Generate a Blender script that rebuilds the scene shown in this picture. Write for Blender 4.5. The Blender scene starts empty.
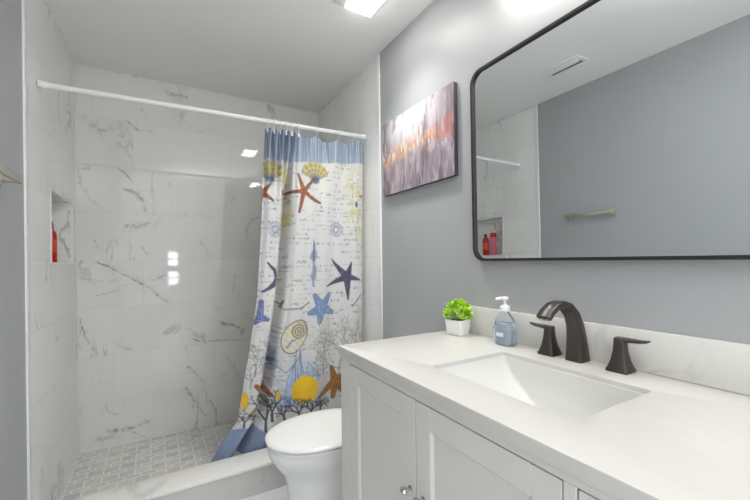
import bpy, bmesh, math, random
import numpy as np
from mathutils import Vector, Matrix

random.seed(7)
PI = math.pi
S = bpy.context.scene

# ------------------------------------------------------------------ camera, light, exposure
CAM_YAW, CAM_ROLL = 0.5242, -0.0119
cd = bpy.data.cameras.new('camera')
cam = bpy.data.objects.new('camera', cd)
S.collection.objects.link(cam)
cam.matrix_world = (Matrix.Translation((0, 0, 1.2)) @ Matrix.Rotation(-CAM_YAW, 4, 'Z')
                    @ Matrix.Rotation(PI / 2, 4, 'X') @ Matrix.Rotation(CAM_ROLL, 4, 'Z'))
cd.sensor_width = 36.0
cd.lens = 362.9 * 36 / 750
cd.shift_y = 10.24 / 750
cd.clip_start = 0.02
S.camera = cam

w = bpy.data.worlds.new('daylight')
S.world = w
w.use_nodes = True
bg = w.node_tree.nodes['Background']
bg.inputs['Color'].default_value = (0.97, 0.985, 1.0, 1)
bg.inputs['Strength'].default_value = 0.56

# added fill lamp behind the camera, standing in for a bounced flash
ad = bpy.data.lights.new('added_bounce_fill', 'AREA')
ad.shape = 'DISK'; ad.size = 0.3; ad.energy = 3.3; ad.spread = math.radians(72); ad.color = (1.0, 0.99, 0.98)
al = bpy.data.objects.new('added_bounce_fill', ad)
S.collection.objects.link(al)
al.location = (0.42, -0.22, 1.5)
al.rotation_euler = (Vector((0.46, 0.06, 2.45)) - al.location).to_track_quat('-Z', 'Y').to_euler()

LAMP_STRENGTH = 6.0
DOWNLIGHT_WATTS = 1.3
VANITY_STRENGTH = 9.0

S.view_settings.view_transform = 'Standard'
S.view_settings.look = 'None'
S.view_settings.gamma = 1.0
S.view_settings.use_curve_mapping = False
S.view_settings.exposure = 1.77

# ------------------------------------------------------------------ helpers
def lin(r, g, b):
    def f(c):
        c /= 255.0
        return c / 12.92 if c <= 0.04045 else ((c + 0.055) / 1.055) ** 2.4
    return (f(r), f(g), f(b), 1.0)

class NT:
    """small helper around a material's node tree"""
    def __init__(self, name):
        self.m = bpy.data.materials.new(name)
        self.m.use_nodes = True
        self.t = self.m.node_tree
        self.b = self.t.nodes['Principled BSDF']
    def n(self, kind, **kw):
        nd = self.t.nodes.new(kind)
        for k, v in kw.items():
            setattr(nd, k, v)
        return nd
    def put(self, sock, v):
        if isinstance(v, bpy.types.NodeSocket):
            self.t.links.new(v, sock)
        else:
            sock.default_value = v
    def math(self, op, a, b=0.0, c=None, clamp=False):
        nd = self.n('ShaderNodeMath', operation=op, use_clamp=clamp)
        self.put(nd.inputs[0], a); self.put(nd.inputs[1], b)
        if c is not None: self.put(nd.inputs[2], c)
        return nd.outputs[0]
    def mix(self, fac, a, b):
        nd = self.n('ShaderNodeMix', data_type='RGBA')
        self.put(nd.inputs['Factor'], fac); self.put(nd.inputs[6], a); self.put(nd.inputs[7], b)
        return nd.outputs[2]
    def pos(self):
        return self.n('ShaderNodeTexCoord').outputs['Object']
    def noise(self, vec, scale, detail=3.0, dist=0.0, rough=0.5):
        nd = self.n('ShaderNodeTexNoise')
        self.put(nd.inputs['Vector'], vec)
        nd.inputs['Scale'].default_value = scale; nd.inputs['Detail'].default_value = detail
        nd.inputs['Distortion'].default_value = dist; nd.inputs['Roughness'].default_value = rough
        return nd.outputs['Fac']
    def smooth(self, v, lo, hi, a=0.0, b=1.0):
        nd = self.n('ShaderNodeMapRange', interpolation_type='SMOOTHSTEP')
        self.put(nd.inputs['Value'], v)
        nd.inputs['From Min'].default_value = lo; nd.inputs['From Max'].default_value = hi
        nd.inputs['To Min'].default_value = a; nd.inputs['To Max'].default_value = b
        return nd.outputs['Result']
    def set(self, **kw):
        for k, v in kw.items():
            self.put(self.b.inputs[k.replace('_', ' ')], v)
        return self
    def bump(self, h, strength=0.1, dist=0.01):
        nd = self.n('ShaderNodeBump')
        nd.inputs['Strength'].default_value = strength; nd.inputs['Distance'].default_value = dist
        self.put(nd.inputs['Height'], h)
        self.t.links.new(nd.outputs['Normal'], self.b.inputs['Normal'])

def plain(name, rgb, rough=0.5, metal=0.0, var=0.04, vscale=6.0, **kw):
    k = NT(name)
    c = lin(*rgb)
    d = tuple(max(0, x * (1 - var)) for x in c[:3]) + (1,)
    k.set(Base_Color=k.mix(k.noise(k.pos(), vscale, 4), d, c), Roughness=rough, Metallic=metal, **kw)
    return k.m

def tile_material(name, axis, off=0.0, base=(234, 233, 229)):
    k = NT(name)
    sep = k.n('ShaderNodeSeparateXYZ'); k.put(sep.inputs[0], k.pos())
    u, v = sep.outputs[axis], sep.outputs[2]
    vr = k.math('DIVIDE', v, 0.305)
    row = k.math('FLOOR', vr)
    uu = k.math('ADD', k.math('ADD', k.math('DIVIDE', u, 0.61), k.math('MULTIPLY', row, 0.36)), off)
    col = k.math('FLOOR', uu)
    def edge(f, size):
        fr = k.math('FRACT', f)
        return k.math('MULTIPLY', k.math('MINIMUM', fr, k.math('SUBTRACT', 1.0, fr)), size)
    e = k.math('MINIMUM', edge(vr, 0.305), edge(uu, 0.61))
    grout = k.smooth(e, 0.0006, 0.0018, 1.0, 0.0)
    cmb = k.n('ShaderNodeCombineXYZ'); k.put(cmb.inputs[0], col); k.put(cmb.inputs[1], row); cmb.inputs[2].default_value = 3.0 + axis
    wn = k.n('ShaderNodeTexWhiteNoise', noise_dimensions='3D'); k.put(wn.inputs['Vector'], cmb.outputs[0])
    sc = k.n('ShaderNodeVectorMath', operation='SCALE'); k.put(sc.inputs[0], wn.outputs['Color']); sc.inputs['Scale'].default_value = 40.0
    ad = k.n('ShaderNodeVectorMath', operation='ADD'); k.put(ad.inputs[0], k.pos()); k.put(ad.inputs[1], sc.outputs[0])
    mp = k.n('ShaderNodeMapping'); k.put(mp.inputs['Vector'], ad.outputs[0]); mp.inputs['Rotation'].default_value = (0.5, 0.7, 0.4); mp.inputs['Scale'].default_value = (1, 1, 0.45)
    n1 = k.noise(mp.outputs[0], 2.3, 5, 0.8, 0.55)
    vein = k.smooth(k.math('ABSOLUTE', k.math('SUBTRACT', n1, 0.5)), 0.0, 0.018, 1.0, 0.0)
    mask = k.smooth(k.noise(ad.outputs[0], 1.9, 2), 0.5, 0.64)
    vein = k.math('MULTIPLY', vein, mask)
    cloud = k.smooth(k.noise(mp.outputs[0], 1.6, 4, 0.5), 0.5, 0.8)
    at = k.n('ShaderNodeAttribute', attribute_name='vein')
    c = k.mix(k.math('MULTIPLY', wn.outputs['Value'], 0.5), lin(*base), lin(base[0] - 6, base[1] - 6, base[2] - 6))
    c = k.mix(k.math('MULTIPLY', cloud, 0.25), c, lin(188, 188, 188))
    c = k.mix(k.math('MULTIPLY', vein, 0.5), c, lin(140, 139, 138))
    c = k.mix(at.outputs['Fac'], c, lin(120, 117, 113))
    c = k.mix(k.math('MULTIPLY', grout, 0.35), c, lin(188, 187, 184))
    k.set(Base_Color=c, Roughness=0.035)
    k.b.inputs['Specular IOR Level'].default_value = 0.5
    k.bump(k.math('SUBTRACT', 1.0, grout), 0.25, 0.001)
    return k.m

def mosaic_material():
    k = NT('mosaic_tile')
    sep = k.n('ShaderNodeSeparateXYZ'); k.put(sep.inputs[0], k.pos())
    P = 0.098
    vr = k.math('DIVIDE', sep.outputs[1], P)
    row = k.math('FLOOR', vr); fv = k.math('FRACT', vr)
    tall = k.math('LESS_THAN', fv, 0.66)
    r2 = k.math('ADD', k.math('MULTIPLY', row, 2.0), tall)
    uu = k.math('ADD', k.math('DIVIDE', sep.outputs[0], 0.076), k.math('ADD', k.math('MULTIPLY', tall, 0.38), k.math('MULTIPLY', row, 0.03)))
    col = k.math('FLOOR', uu); fu = k.math('FRACT', uu)
    def tri(f, lo, hi, s):
        return k.math('MULTIPLY', k.math('MINIMUM', k.math('SUBTRACT', f, lo), k.math('SUBTRACT', hi, f)), s)
    e1 = tri(fu, 0.0, 1.0, 0.076)
    ea = tri(fv, 0.0, 0.66, P); eb = tri(fv, 0.66, 1.0, P)
    ev = k.math('MAXIMUM', ea, eb)
    e = k.math('MINIMUM', e1, ev)
    g = k.smooth(e, 0.0026, 0.0042, 1.0, 0.0)
    cmb = k.n('ShaderNodeCombineXYZ'); k.put(cmb.inputs[0], col); k.put(cmb.inputs[1], r2)
    wn = k.n('ShaderNodeTexWhiteNoise', noise_dimensions='3D'); k.put(wn.inputs['Vector'], cmb.outputs[0])
    c = k.mix(wn.outputs['Value'], lin(208, 206, 201), lin(226, 224, 219))
    dark = k.math('GREATER_THAN', wn.outputs['Value'], 0.93)
    c = k.mix(k.math('MULTIPLY', dark, 0.35), c, lin(150, 150, 150))
    c = k.mix(k.math('MULTIPLY', k.smooth(k.noise(k.pos(), 14, 4, 0.6), 0.5, 0.75), 0.35), c, lin(168, 168, 168))
    c = k.mix(g, c, lin(244, 243, 240))
    k.set(Base_Color=c, Roughness=0.28)
    k.bump(k.math('SUBTRACT', 1.0, g), 0.3, 0.0015)
    return k.m

def stone_material(name, base, vein, amount, rough, scale=2.5):
    k = NT(name)
    n1 = k.noise(k.pos(), scale, 5, 1.0)
    ve = k.smooth(k.math('ABSOLUTE', k.math('SUBTRACT', n1, 0.5)), 0.0, 0.05, 1.0, 0.0)
    ve = k.math('MULTIPLY', ve, k.smooth(k.noise(k.pos(), scale * 1.3, 2), 0.45, 0.7))
    sp = k.smooth(k.noise(k.pos(), 90, 2), 0.66, 0.72)
    c = k.mix(k.math('MULTIPLY', ve, amount), lin(*base), lin(*vein))
    c = k.mix(k.math('MULTIPLY', sp, amount * 0.5), c, lin(*vein))
    k.set(Base_Color=c, Roughness=rough)
    return k.m

def paint_material(name, rgb, rough):
    k = NT(name)
    k.b.inputs['Specular IOR Level'].default_value = 0.32
    k.set(Base_Color=k.mix(k.noise(k.pos(), 3, 3), lin(*rgb), lin(*[x - 3 for x in rgb])), Roughness=rough)
    k.bump(k.noise(k.pos(), 160, 2), 0.04, 0.002)
    return k.m

def attr_material(name, rough, sheen=0.0, trans=0.0):
    k = NT(name)
    a = k.n('ShaderNodeAttribute', attribute_name='print')
    k.set(Base_Color=a.outputs['Color'], Roughness=rough)
    k.b.inputs['Sheen Weight'].default_value = sheen
    k.b.inputs['Specular IOR Level'].default_value = 0.25
    return k.m

def emit_material(name, rgb, strength):
    k = NT(name)
    k.set(Base_Color=lin(*rgb), Roughness=0.5)
    k.b.inputs['Emission Color'].default_value = lin(*rgb)
    k.b.inputs['Emission Strength'].default_value = strength
    return k.m

def link(name, bm, mat, parent=None, smooth=True, angle=35):
    me = bpy.data.meshes.new(name)
    bmesh.ops.recalc_face_normals(bm, faces=bm.faces[:])
    bm.to_mesh(me); bm.free()
    o = bpy.data.objects.new(name, me)
    S.collection.objects.link(o)
    if mat: me.materials.append(mat)
    if smooth:
        me.polygons.foreach_set('use_smooth', [True] * len(me.polygons))
        me.set_sharp_from_angle(angle=math.radians(angle))
    if parent: o.parent = parent
    return o

def thing(name, label, cat, loc=(0, 0, 0), group=None):
    o = bpy.data.objects.new(name, None)
    S.collection.objects.link(o)
    o.empty_display_size = 0.05
    o.location = loc
    tag(o, label, cat, group)
    return o

def tag(o, label, cat, group=None):
    o['label'] = label; o['category'] = cat
    if group: o['group'] = group
    return o

def struct(o):
    o['kind'] = 'structure'
    return o

def box(bm, lo, hi, bev=0.0, seg=2):
    r = bmesh.ops.create_cube(bm, size=1.0)
    vs = r['verts']
    for v in vs:
        v.co = Vector([lo[i] + (v.co[i] + 0.5) * (hi[i] - lo[i]) for i in range(3)])
    if bev > 0:
        es = list({e for v in vs for e in v.link_edges})
        bmesh.ops.bevel(bm, geom=es, offset=bev, segments=seg, affect='EDGES', profile=0.5)
    return bm

def B(lo, hi, bev=0.0, seg=2):
    return box(bmesh.new(), lo, hi, bev, seg)

def loft(bm, rings, cap0=True, cap1=True, closed=True):
    vr = [[bm.verts.new(p) for p in r] for r in rings]
    n = len(rings[0])
    for a, b in zip(vr, vr[1:]):
        for i in range(n if closed else n - 1):
            j = (i + 1) % n
            bm.faces.new((a[i], a[j], b[j], b[i]))
    if cap0: bm.faces.new(vr[0][::-1])
    if cap1: bm.faces.new(vr[-1])
    return bm

def oval(cx, cy, z, rx, ry, n=40, p=2.0, egg=0.0):
    """superellipse ring, x half-axis rx, y half-axis ry; egg narrows the -x end"""
    out = []
    for i in range(n):
        t = 2 * PI * i / n
        c, s = math.cos(t), math.sin(t)
        x = math.copysign(abs(c) ** (2 / p), c); y = math.copysign(abs(s) ** (2 / p), s)
        out.append((cx + rx * x, cy + ry * y * (1 + egg * x), z))
    return out

def tube(bm, pts, r, n=12, cap=True):
    pts = [Vector(p) for p in pts]
    rings = []
    up = None
    for i, p in enumerate(pts):
        t = (pts[min(i + 1, len(pts) - 1)] - pts[max(i - 1, 0)]).normalized()
        if up is None:
            up = Vector((0, 0, 1)) if abs(t.z) < 0.9 else Vector((1, 0, 0))
        a = (up - t * up.dot(t)).normalized(); b = t.cross(a); up = a
        rr = r[i] if isinstance(r, (list, tuple)) else r
        rings.append([p + a * rr * math.cos(2 * PI * k / n) + b * rr * math.sin(2 * PI * k / n) for k in range(n)])
    return loft(bm, rings, cap, cap)

def grid_mesh(name, P, mat, parent=None, attr=None, vals=None):
    """P: (rows, cols, 3) array of points"""
    nv, nu = P.shape[:2]
    me = bpy.data.meshes.new(name)
    idx = np.arange(nv * nu).reshape(nv, nu)
    q = np.stack([idx[:-1, :-1], idx[1:, :-1], idx[1:, 1:], idx[:-1, 1:]], -1).reshape(-1, 4)
    me.vertices.add(nv * nu); me.vertices.foreach_set('co', P.reshape(-1).astype(np.float32))
    me.loops.add(q.size); me.loops.foreach_set('vertex_index', q.reshape(-1).astype(np.int32))
    me.polygons.add(len(q))
    me.polygons.foreach_set('loop_start', np.arange(0, q.size, 4, dtype=np.int32))
    me.polygons.foreach_set('use_smooth', np.ones(len(q), dtype=bool))
    me.update(calc_edges=True)
    me.validate()
    if attr is not None:
        if vals.ndim == 3:
            ca = me.color_attributes.new(attr, 'FLOAT_COLOR', 'POINT')
            d = np.ones((nv * nu, 4), dtype=np.float32); d[:, :3] = vals.reshape(-1, 3)
            ca.data.foreach_set('color', d.reshape(-1))
        else:
            fa = me.attributes.new(attr, 'FLOAT', 'POINT')
            fa.data.foreach_set('value', vals.reshape(-1).astype(np.float32))
    o = bpy.data.objects.new(name, me)
    S.collection.objects.link(o)
    me.materials.append(mat)
    if parent: o.parent = parent
    return o

# numpy pattern drawing -------------------------------------------------
rng = np.random.default_rng(11)
_lat = rng.random((64, 64))
def vnoise(x, y):
    x0 = np.floor(x).astype(int); y0 = np.floor(y).astype(int)
    fx = x - x0; fy = y - y0
    fx = fx * fx * (3 - 2 * fx); fy = fy * fy * (3 - 2 * fy)
    g = lambda i, j: _lat[i % 64, j % 64]
    return (g(x0, y0) * (1 - fx) + g(x0 + 1, y0) * fx) * (1 - fy) + (g(x0, y0 + 1) * (1 - fx) + g(x0 + 1, y0 + 1) * fx) * fy
def fbm(x, y):
    return 0.55 * vnoise(x, y) + 0.3 * vnoise(2.1 * x + 7, 2.1 * y + 3) + 0.15 * vnoise(4.3 * x + 1, 4.3 * y + 9)
def step(v, lo, hi):
    t = np.clip((v - lo) / (hi - lo), 0, 1)
    return t * t * (3 - 2 * t)
def seg(X, Z, a, b, w0, w1):
    """signed distance to a stroke tapering from w0 to w1"""
    ax, az = a; dx, dz = b[0] - a[0], b[1] - a[1]
    t = np.clip(((X - ax) * dx + (Z - az) * dz) / (dx * dx + dz * dz + 1e-12), 0, 1)
    return np.hypot(X - ax - t * dx, Z - az - t * dz) - (w0 + (w1 - w0) * t)
def stroke(X, Z, pts, w0, w1=None):
    w1 = w0 if w1 is None else w1
    n = len(pts) - 1
    d = None
    for i in range(n):
        s = seg(X, Z, pts[i], pts[i + 1], w0 + (w1 - w0) * i / n, w0 + (w1 - w0) * (i + 1) / n)
        d = s if d is None else np.minimum(d, s)
    return d

# ------------------------------------------------------------------ dimensions (metres)
XR, XL = 1.133, -0.478           # the wall with the mirror, the wall opposite
YB, YT = 2.89, 1.925             # shower back wall, where the shower tiling starts
YTR = 1.89
YC = 2.085                       # inner edge of the curb
H = 2.45
Y0 = -0.12                       # wall with the doorway
ZC = 0.89                        # countertop

# ------------------------------------------------------------------ materials
M = {}
M['paint'] = paint_material('grey_wall_paint', (172, 174, 176), 0.36)
M['ceiling'] = paint_material('ceiling_paint', (247, 247, 244), 0.6)
M['trim'] = plain('white_trim', (238, 240, 240), 0.3, var=0.01)
M['tile_x'] = tile_material('marble_tile_along_x', 0, 0.13)
M['tile_y_lit'] = tile_material('marble_tile_along_y_lit', 1, 0.3, (246, 246, 244))  # same marble, lightened on the side walls to stand in for missing light
M['mosaic'] = mosaic_material()
M['curb'] = stone_material('curb_marble_lit', (240, 238, 233), (186, 184, 182), 0.5, 0.2)  # marble slab, overhead light put into its whiter base
M['curb_face_shaded'] = tile_material('shaded_curb_tile', 0, 0.55, (206, 205, 201))  # front tile, shade put into its darker base
M['floor'] = stone_material('floor_tile', (226, 228, 232), (205, 206, 208), 0.4, 0.3)
M['quartz'] = stone_material('white_quartz', (207, 205, 200), (214, 211, 205), 0.55, 0.22, 3.5)
M['splash'] = stone_material('backsplash_quartz', (216, 215, 211), (190, 189, 187), 0.55, 0.22, 5.0)
M['cabinet'] = plain('cabinet_paint', (222, 220, 212), 0.38, var=0.015)
M['dark'] = plain('dark_gap', (60, 58, 55), 0.8)
M['porcelain'] = plain('porcelain', (240, 240, 238), 0.1, var=0.01)
M['sink'] = plain('sink_porcelain', (222, 222, 217), 0.1, var=0.01)
M['bronze'] = plain('oil_rubbed_bronze', (78, 72, 68), 0.36, metal=0.6, var=0.15)
M['frame'] = plain('black_metal', (56, 55, 54), 0.4, metal=0.5, var=0.05)
M['mirror'] = plain('mirror_silver', (232, 236, 236), 0.0, metal=1.0, var=0.0)
M['chrome'] = plain('chrome', (200, 200, 200), 0.12, metal=1.0, var=0.02)
M['nickel'] = plain('brushed_nickel', (206, 200, 184), 0.28, metal=0.9, var=0.05)
M['white_metal'] = plain('white_enamel', (244, 244, 242), 0.25, var=0.01)
M['white_plastic'] = plain('white_plastic', (242, 243, 242), 0.3, var=0.01)
M['pot'] = plain('white_ceramic', (240, 240, 236), 0.35, var=0.02)
M['soil'] = plain('potting_soil', (62, 48, 36), 0.95, var=0.5, vscale=80)
M['lamp'] = emit_material('lamp_diffuser', (255, 252, 246), LAMP_STRENGTH)
M['bulb'] = emit_material('frosted_lit_glass', (255, 250, 243), VANITY_STRENGTH)
M['pane'] = emit_material('daylit_window_pane', (236, 246, 255), 5.5)
M['red'] = plain('red_plastic', (206, 32, 40), 0.25, var=0.08)
M['orange'] = plain('orange_label', (228, 84, 40), 0.4, var=0.2, vscale=60)
M['pink'] = plain('pink_plastic', (236, 120, 140), 0.3, var=0.05)
M['black'] = plain('black_plastic', (26, 24, 24), 0.35)
M['canvas_edge'] = plain('canvas_edge', (74, 70, 74), 0.7, var=0.3, vscale=30)

# ------------------------------------------------------------------ structure
def wall_panel(name, pts, mat):
    bm = bmesh.new(); bm.faces.new([bm.verts.new(p) for p in pts])
    return struct(link(name, bm, mat, smooth=False))

T = 0.1
struct(link('floor', B((XL - T, Y0 - T, -0.1), (XR + T, YT + 0.01, 0.0)), M['floor'], smooth=False))
struct(link('floor_shower', B((XL - T, YC - 0.01, -0.1), (XR + T, YB + T, 0.012)), M['mosaic'], smooth=False))
struct(link('ceiling', B((XL - T, Y0 - T, H), (XR + T, YB + T, H + 0.1)), M['ceiling'], smooth=False))
struct(link('wall_right', B((XR, Y0 - T, 0), (XR + T, YTR, H)), M['paint'], smooth=False))
struct(link('wall_left', B((XL - T, Y0 - T, 0), (XL, YT, H)), M['paint'], smooth=False))

# tiled shower walls: solid backing and a tiled face whose veins follow the photographed slabs
VEINS = [([(-0.371, 1.21), (-0.299, 1.17), (-0.23, 1.129), (-0.147, 1.066), (-0.102, 1.038), (-0.051, 0.98), (0.014, 0.928)], 0.8, 0.005), ([(-0.25, 1.831), (-0.207, 1.776), (-0.185, 1.732)], 0.6, 0.0055), ([(-0.23, 1.682), (-0.18, 1.673), (-0.142, 1.636)], 0.4, 0.005), ([(-0.224, 1.682), (-0.158, 1.668), (-0.131, 1.61), (-0.12, 1.543)], 0.55, 0.0105), ([(-0.221, 1.439), (-0.166, 1.44), (-0.098, 1.463)], 0.45, 0.0105), ([(-0.385, 1.35), (-0.34, 1.248)], 0.4, 0.0042), ([(-0.145, 1.307), (-0.1, 1.254)], 0.35, 0.0063), ([(-0.462, 1.111), (-0.372, 1.089), (-0.268, 1.085)], 0.3, 0.0042), ([(-0.373, 0.999), (-0.284, 1.02), (-0.214, 1.056)], 0.35, 0.0042), ([(-0.061, 1.083), (-0.002, 1.116), (0.058, 1.121)], 0.45, 0.0059), ([(-0.394, 2.08), (-0.353, 2.049), (-0.285, 2.073)], 0.3, 0.0126), ([(-0.209, 2.133), (-0.182, 2.111), (-0.148, 2.09), (-0.086, 2.087)], 0.5, 0.0067), ([(-0.124, 2.235), (-0.097, 2.173)], 0.4, 0.0034), ([(-0.253, 2.04), (-0.205, 2.014)], 0.3, 0.0042), ([(0.029, 2.37), (0.102, 2.372), (0.146, 2.367)], 0.4, 0.0105), ([(0.113, 2.247), (0.113, 2.184)], 0.25, 0.0168), ([(-0.475, 0.868), (-0.446, 0.765), (-0.417, 0.711), (-0.377, 0.623)], 0.45, 0.005), ([(-0.272, 0.667), (-0.24, 0.644), (-0.196, 0.625)], 0.4, 0.0055), ([(-0.339, 0.29), (-0.334, 0.238), (-0.282, 0.22)], 0.4, 0.005), ([(-0.32, 0.112), (-0.24, 0.112), (-0.185, 0.112), (-0.117, 0.129)], 0.55, 0.0101), ([(-0.309, 0.122), (-0.213, 0.092), (-0.112, 0.027)], 0.4, 0.0063), ([(-0.372, 0.087), (-0.278, 0.069)], 0.35, 0.0126), ([(0.345, 0.751), (0.435, 0.727), (0.506, 0.69), (0.491, 0.646)], 0.6, 0.0084), ([(0.14, 0.665), (0.243, 0.631), (0.364, 0.623), (0.491, 0.616)], 0.45, 0.005), ([(0.397, 0.5), (0.439, 0.419), (0.466, 0.325)], 0.45, 0.005), ([(0.368, 0.371), (0.347, 0.331)], 0.3, 0.0063), ([(0.132, 0.467), (0.182, 0.409), (0.227, 0.33)], 0.45, 0.0067), ([(0.112, 0.315), (0.168, 0.227), (0.205, 0.154), (0.244, 0.096)], 0.5, 0.0076), ([(0.225, 1.346), (0.25, 1.303), (0.276, 1.245)], 0.35, 0.0042), ([(0.453, 1.102), (0.445, 1.027), (0.438, 0.96)], 0.3, 0.005), ([(0.299, 0.916), (0.306, 0.857), (0.339, 0.855)], 0.35, 0.005), ([(0.543, 1.366), (0.537, 1.458), (0.589, 1.529), (0.65, 1.547)], 0.35, 0.0063), ([(0.446, 1.695), (0.431, 1.634)], 0.3, 0.0059), ([(-0.466, 0.786), (-0.476, 0.662)], 0.3, 0.0042), ([(0.515, 0.795), (0.573, 0.752)], 0.3, 0.005)]
def vein_field(U, Z, veins):
    f = np.zeros_like(U)
    wob = (fbm(U * 15 + 5, Z * 15) - 0.5) * 0.03
    for pts, s, wd in veins:
        d = stroke(U + wob, Z + wob * 0.6, pts, wd * 0.85, wd * 0.3)
        soft = 0.6 if wd < 0.007 else 1.6
        k = (1 - step(d, -wd * soft, wd * soft)) * s * 1.2 + (1 - step(d, 0, wd * 6 + 0.015)) * s * 0.2 * step(fbm(U * 30, Z * 30 + 4), 0.35, 0.6)
        k *= 0.25 + 0.95 * step(fbm(U * 55 + 3, Z * 55), 0.28, 0.68)
        f = np.maximum(f, k)
    return np.clip(f, 0, 0.85)
xs = np.linspace(XL, XR, 420); zs = np.linspace(0, H, 620)
Xg, Zg = np.meshgrid(xs, zs[::-1])
struct(grid_mesh('wall_back', np.stack([Xg, np.full_like(Xg, YB), Zg], -1), M['tile_x'], None, 'vein', vein_field(Xg, Zg, VEINS)))

struct(link('wall_shower_right', B((XR, YTR, 0), (XR + T, YB, H)), M['tile_y_lit'], smooth=False))

NY0, NY1, NZ0, NZ1, ND = 2.31, 2.79, 1.207, 1.562, 0.095
bm = bmesh.new()
box(bm, (XL - T, YT, 0), (XL, NY0, H))
box(bm, (XL - T, NY1, 0), (XL, YB, H))
box(bm, (XL - T, NY0, 0), (XL, NY1, NZ0))
box(bm, (XL - T, NY0, NZ1), (XL, NY1, H))
box(bm, (XL - T, NY0, NZ0), (XL - ND, NY1, NZ1))
struct(link('wall_shower_left', bm, M['tile_y_lit'], smooth=False))
bm = bmesh.new()
e = 0.006
k = 0.0015
box(bm, (XL - 0.012, NY0 - e, NZ0 - e), (XL + 0.003, NY1 + e, NZ0 + k))
box(bm, (XL - 0.012, NY0 - e, NZ1 - k), (XL + 0.003, NY1 + e, NZ1 + e))
box(bm, (XL - 0.012, NY0 - e, NZ0 + k), (XL + 0.003, NY0 + k, NZ1 - k))
box(bm, (XL - 0.012, NY1 - k, NZ0 + k), (XL + 0.003, NY1 + e, NZ1 - k))
struct(link('trim_niche', bm, M['trim'], smooth=False))
struct(link('trim_left', B((XL - 0.01, YT - 0.002, 0), (XL + 0.007, YT + 0.026, H - 0.001), 0.002), M['trim']))
struct(link('trim_right', B((XR - 0.007, YTR - 0.016, 0), (XR + 0.01, YTR + 0.008, H - 0.001), 0.002), M['trim']))
struct(link('shower_curb', B((XL, YT + 0.004, 0), (XR, YC, 0.134)), M['curb_face_shaded'], smooth=False))
struct(link('shower_curb_top', B((XL, YT, 0.1345), (XR, YC + 0.002, 0.15), 0.003), M['curb']))

# the room opens behind the camera onto a daylit hall with a window
struct(link('floor_hall', B((-2.2, -4.0, -0.1), (2.2, Y0 - T, 0.0)), M['floor'], smooth=False))
WX0, WX1, WZ0, WZ1 = 0.05, 0.27, 0.66, 1.46
bm = bmesh.new()
box(bm, (-2.2, -4.1, 0), (WX0, -4.0, H)); box(bm, (WX1, -4.1, 0), (2.2, -4.0, H))
box(bm, (WX0, -4.1, 0), (WX1, -4.0, WZ0)); box(bm, (WX0, -4.1, WZ1), (WX1, -4.0, H))
struct(link('wall_hall', bm, M['trim'], smooth=False))
win = struct(link('window_1', B((WX0, -4.06, WZ0), (WX1, -4.04, WZ1)), M['trim'], smooth=False))
for z0, z1 in ((0.69, 0.83), (0.86, 0.99), (1.14, 1.28), (1.305, 1.44)):
    p = struct(link('window_pane', B((WX0 + 0.015, -4.04, z0), (WX1 - 0.015, -4.034, z1)), M['pane'], win, smooth=False))

# ------------------------------------------------------------------ ceiling fixtures
t = thing('exhaust_fan_light', 'square white ceiling fan light with bright panel above the toilet', 'ceiling light', (0.84, 1.42, H))
bm = bmesh.new()
box(bm, (-0.13, -0.20, -0.008), (0.09, 0.19, 0.0), 0.005)
link('housing', bm, M['white_plastic'], t)
link('diffuser', B((-0.064, -0.08, -0.016), (0.076, 0.182, -0.008), 0.004), M['lamp'], t)

dl = bpy.data.lights.new('fan_light_beam', 'AREA')
dl.shape = 'RECTANGLE'; dl.size = 0.14; dl.size_y = 0.26; dl.energy = DOWNLIGHT_WATTS; dl.spread = math.radians(98); dl.color = (1.0, 0.99, 0.97)
do = bpy.data.objects.new('fan_light_beam', dl)
S.collection.objects.link(do)
do.parent = t; do.location = (0.006, 0.051, -0.018)

t = thing('vanity_light', 'white three-globe vanity light on the wall above the mirror', 'wall light', (XR, 0.60, 2.27))
link('backplate', B((-0.022, -0.30, -0.035), (-0.0005, 0.30, 0.035), 0.006), M['white_metal'], t)
for k in (-1, 0, 1):
    a = link('arm', tube(bmesh.new(), [(-0.02, k * 0.22, 0.0), (-0.06, k * 0.22, 0.0), (-0.085, k * 0.22, -0.006), (-0.09, k * 0.22, -0.02)], 0.009, 12), M['white_metal'], t)
    bm = bmesh.new(); bmesh.ops.create_uvsphere(bm, u_segments=20, v_segments=14, radius=0.045)
    bmesh.ops.translate(bm, vec=(-0.09, k * 0.22, -0.058), verts=bm.verts)
    link('globe', bm, M['bulb'], t)

t = thing('air_vent', 'white rectangular ceiling air vent reflected in the mirror', 'air vent', (-0.095, 1.448, H))
bm = bmesh.new()
for lo, hi in (((-0.07, -0.13, -0.008), (-0.045, 0.13, 0)), ((0.045, -0.13, -0.008), (0.07, 0.13, 0)),
               ((-0.045, -0.13, -0.008), (0.045, -0.105, 0)), ((-0.045, 0.105, -0.008), (0.045, 0.13, 0))):
    box(bm, lo, hi, 0.002)
link('frame', bm, M['white_plastic'], t)
link('duct_shade', B((-0.046, -0.106, -0.002), (0.046, 0.106, -0.0005)), M['dark'], t, smooth=False)  # flat dark plate, its colour stands for the shade inside the opening
for i in range(4):
    x = -0.034 + i * 0.0227
    bm = B((-0.011, -0.106, -0.001), (0.011, 0.106, 0.001))
    bmesh.ops.rotate(bm, cent=(0, 0, 0), matrix=Matrix.Rotation(0.7 if i < 2 else -0.7, 3, 'Y'), verts=bm.verts)
    bmesh.ops.translate(bm, vec=(x, 0, -0.008), verts=bm.verts)
    link('louver', bm, M['white_plastic'], t, smooth=False)

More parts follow.
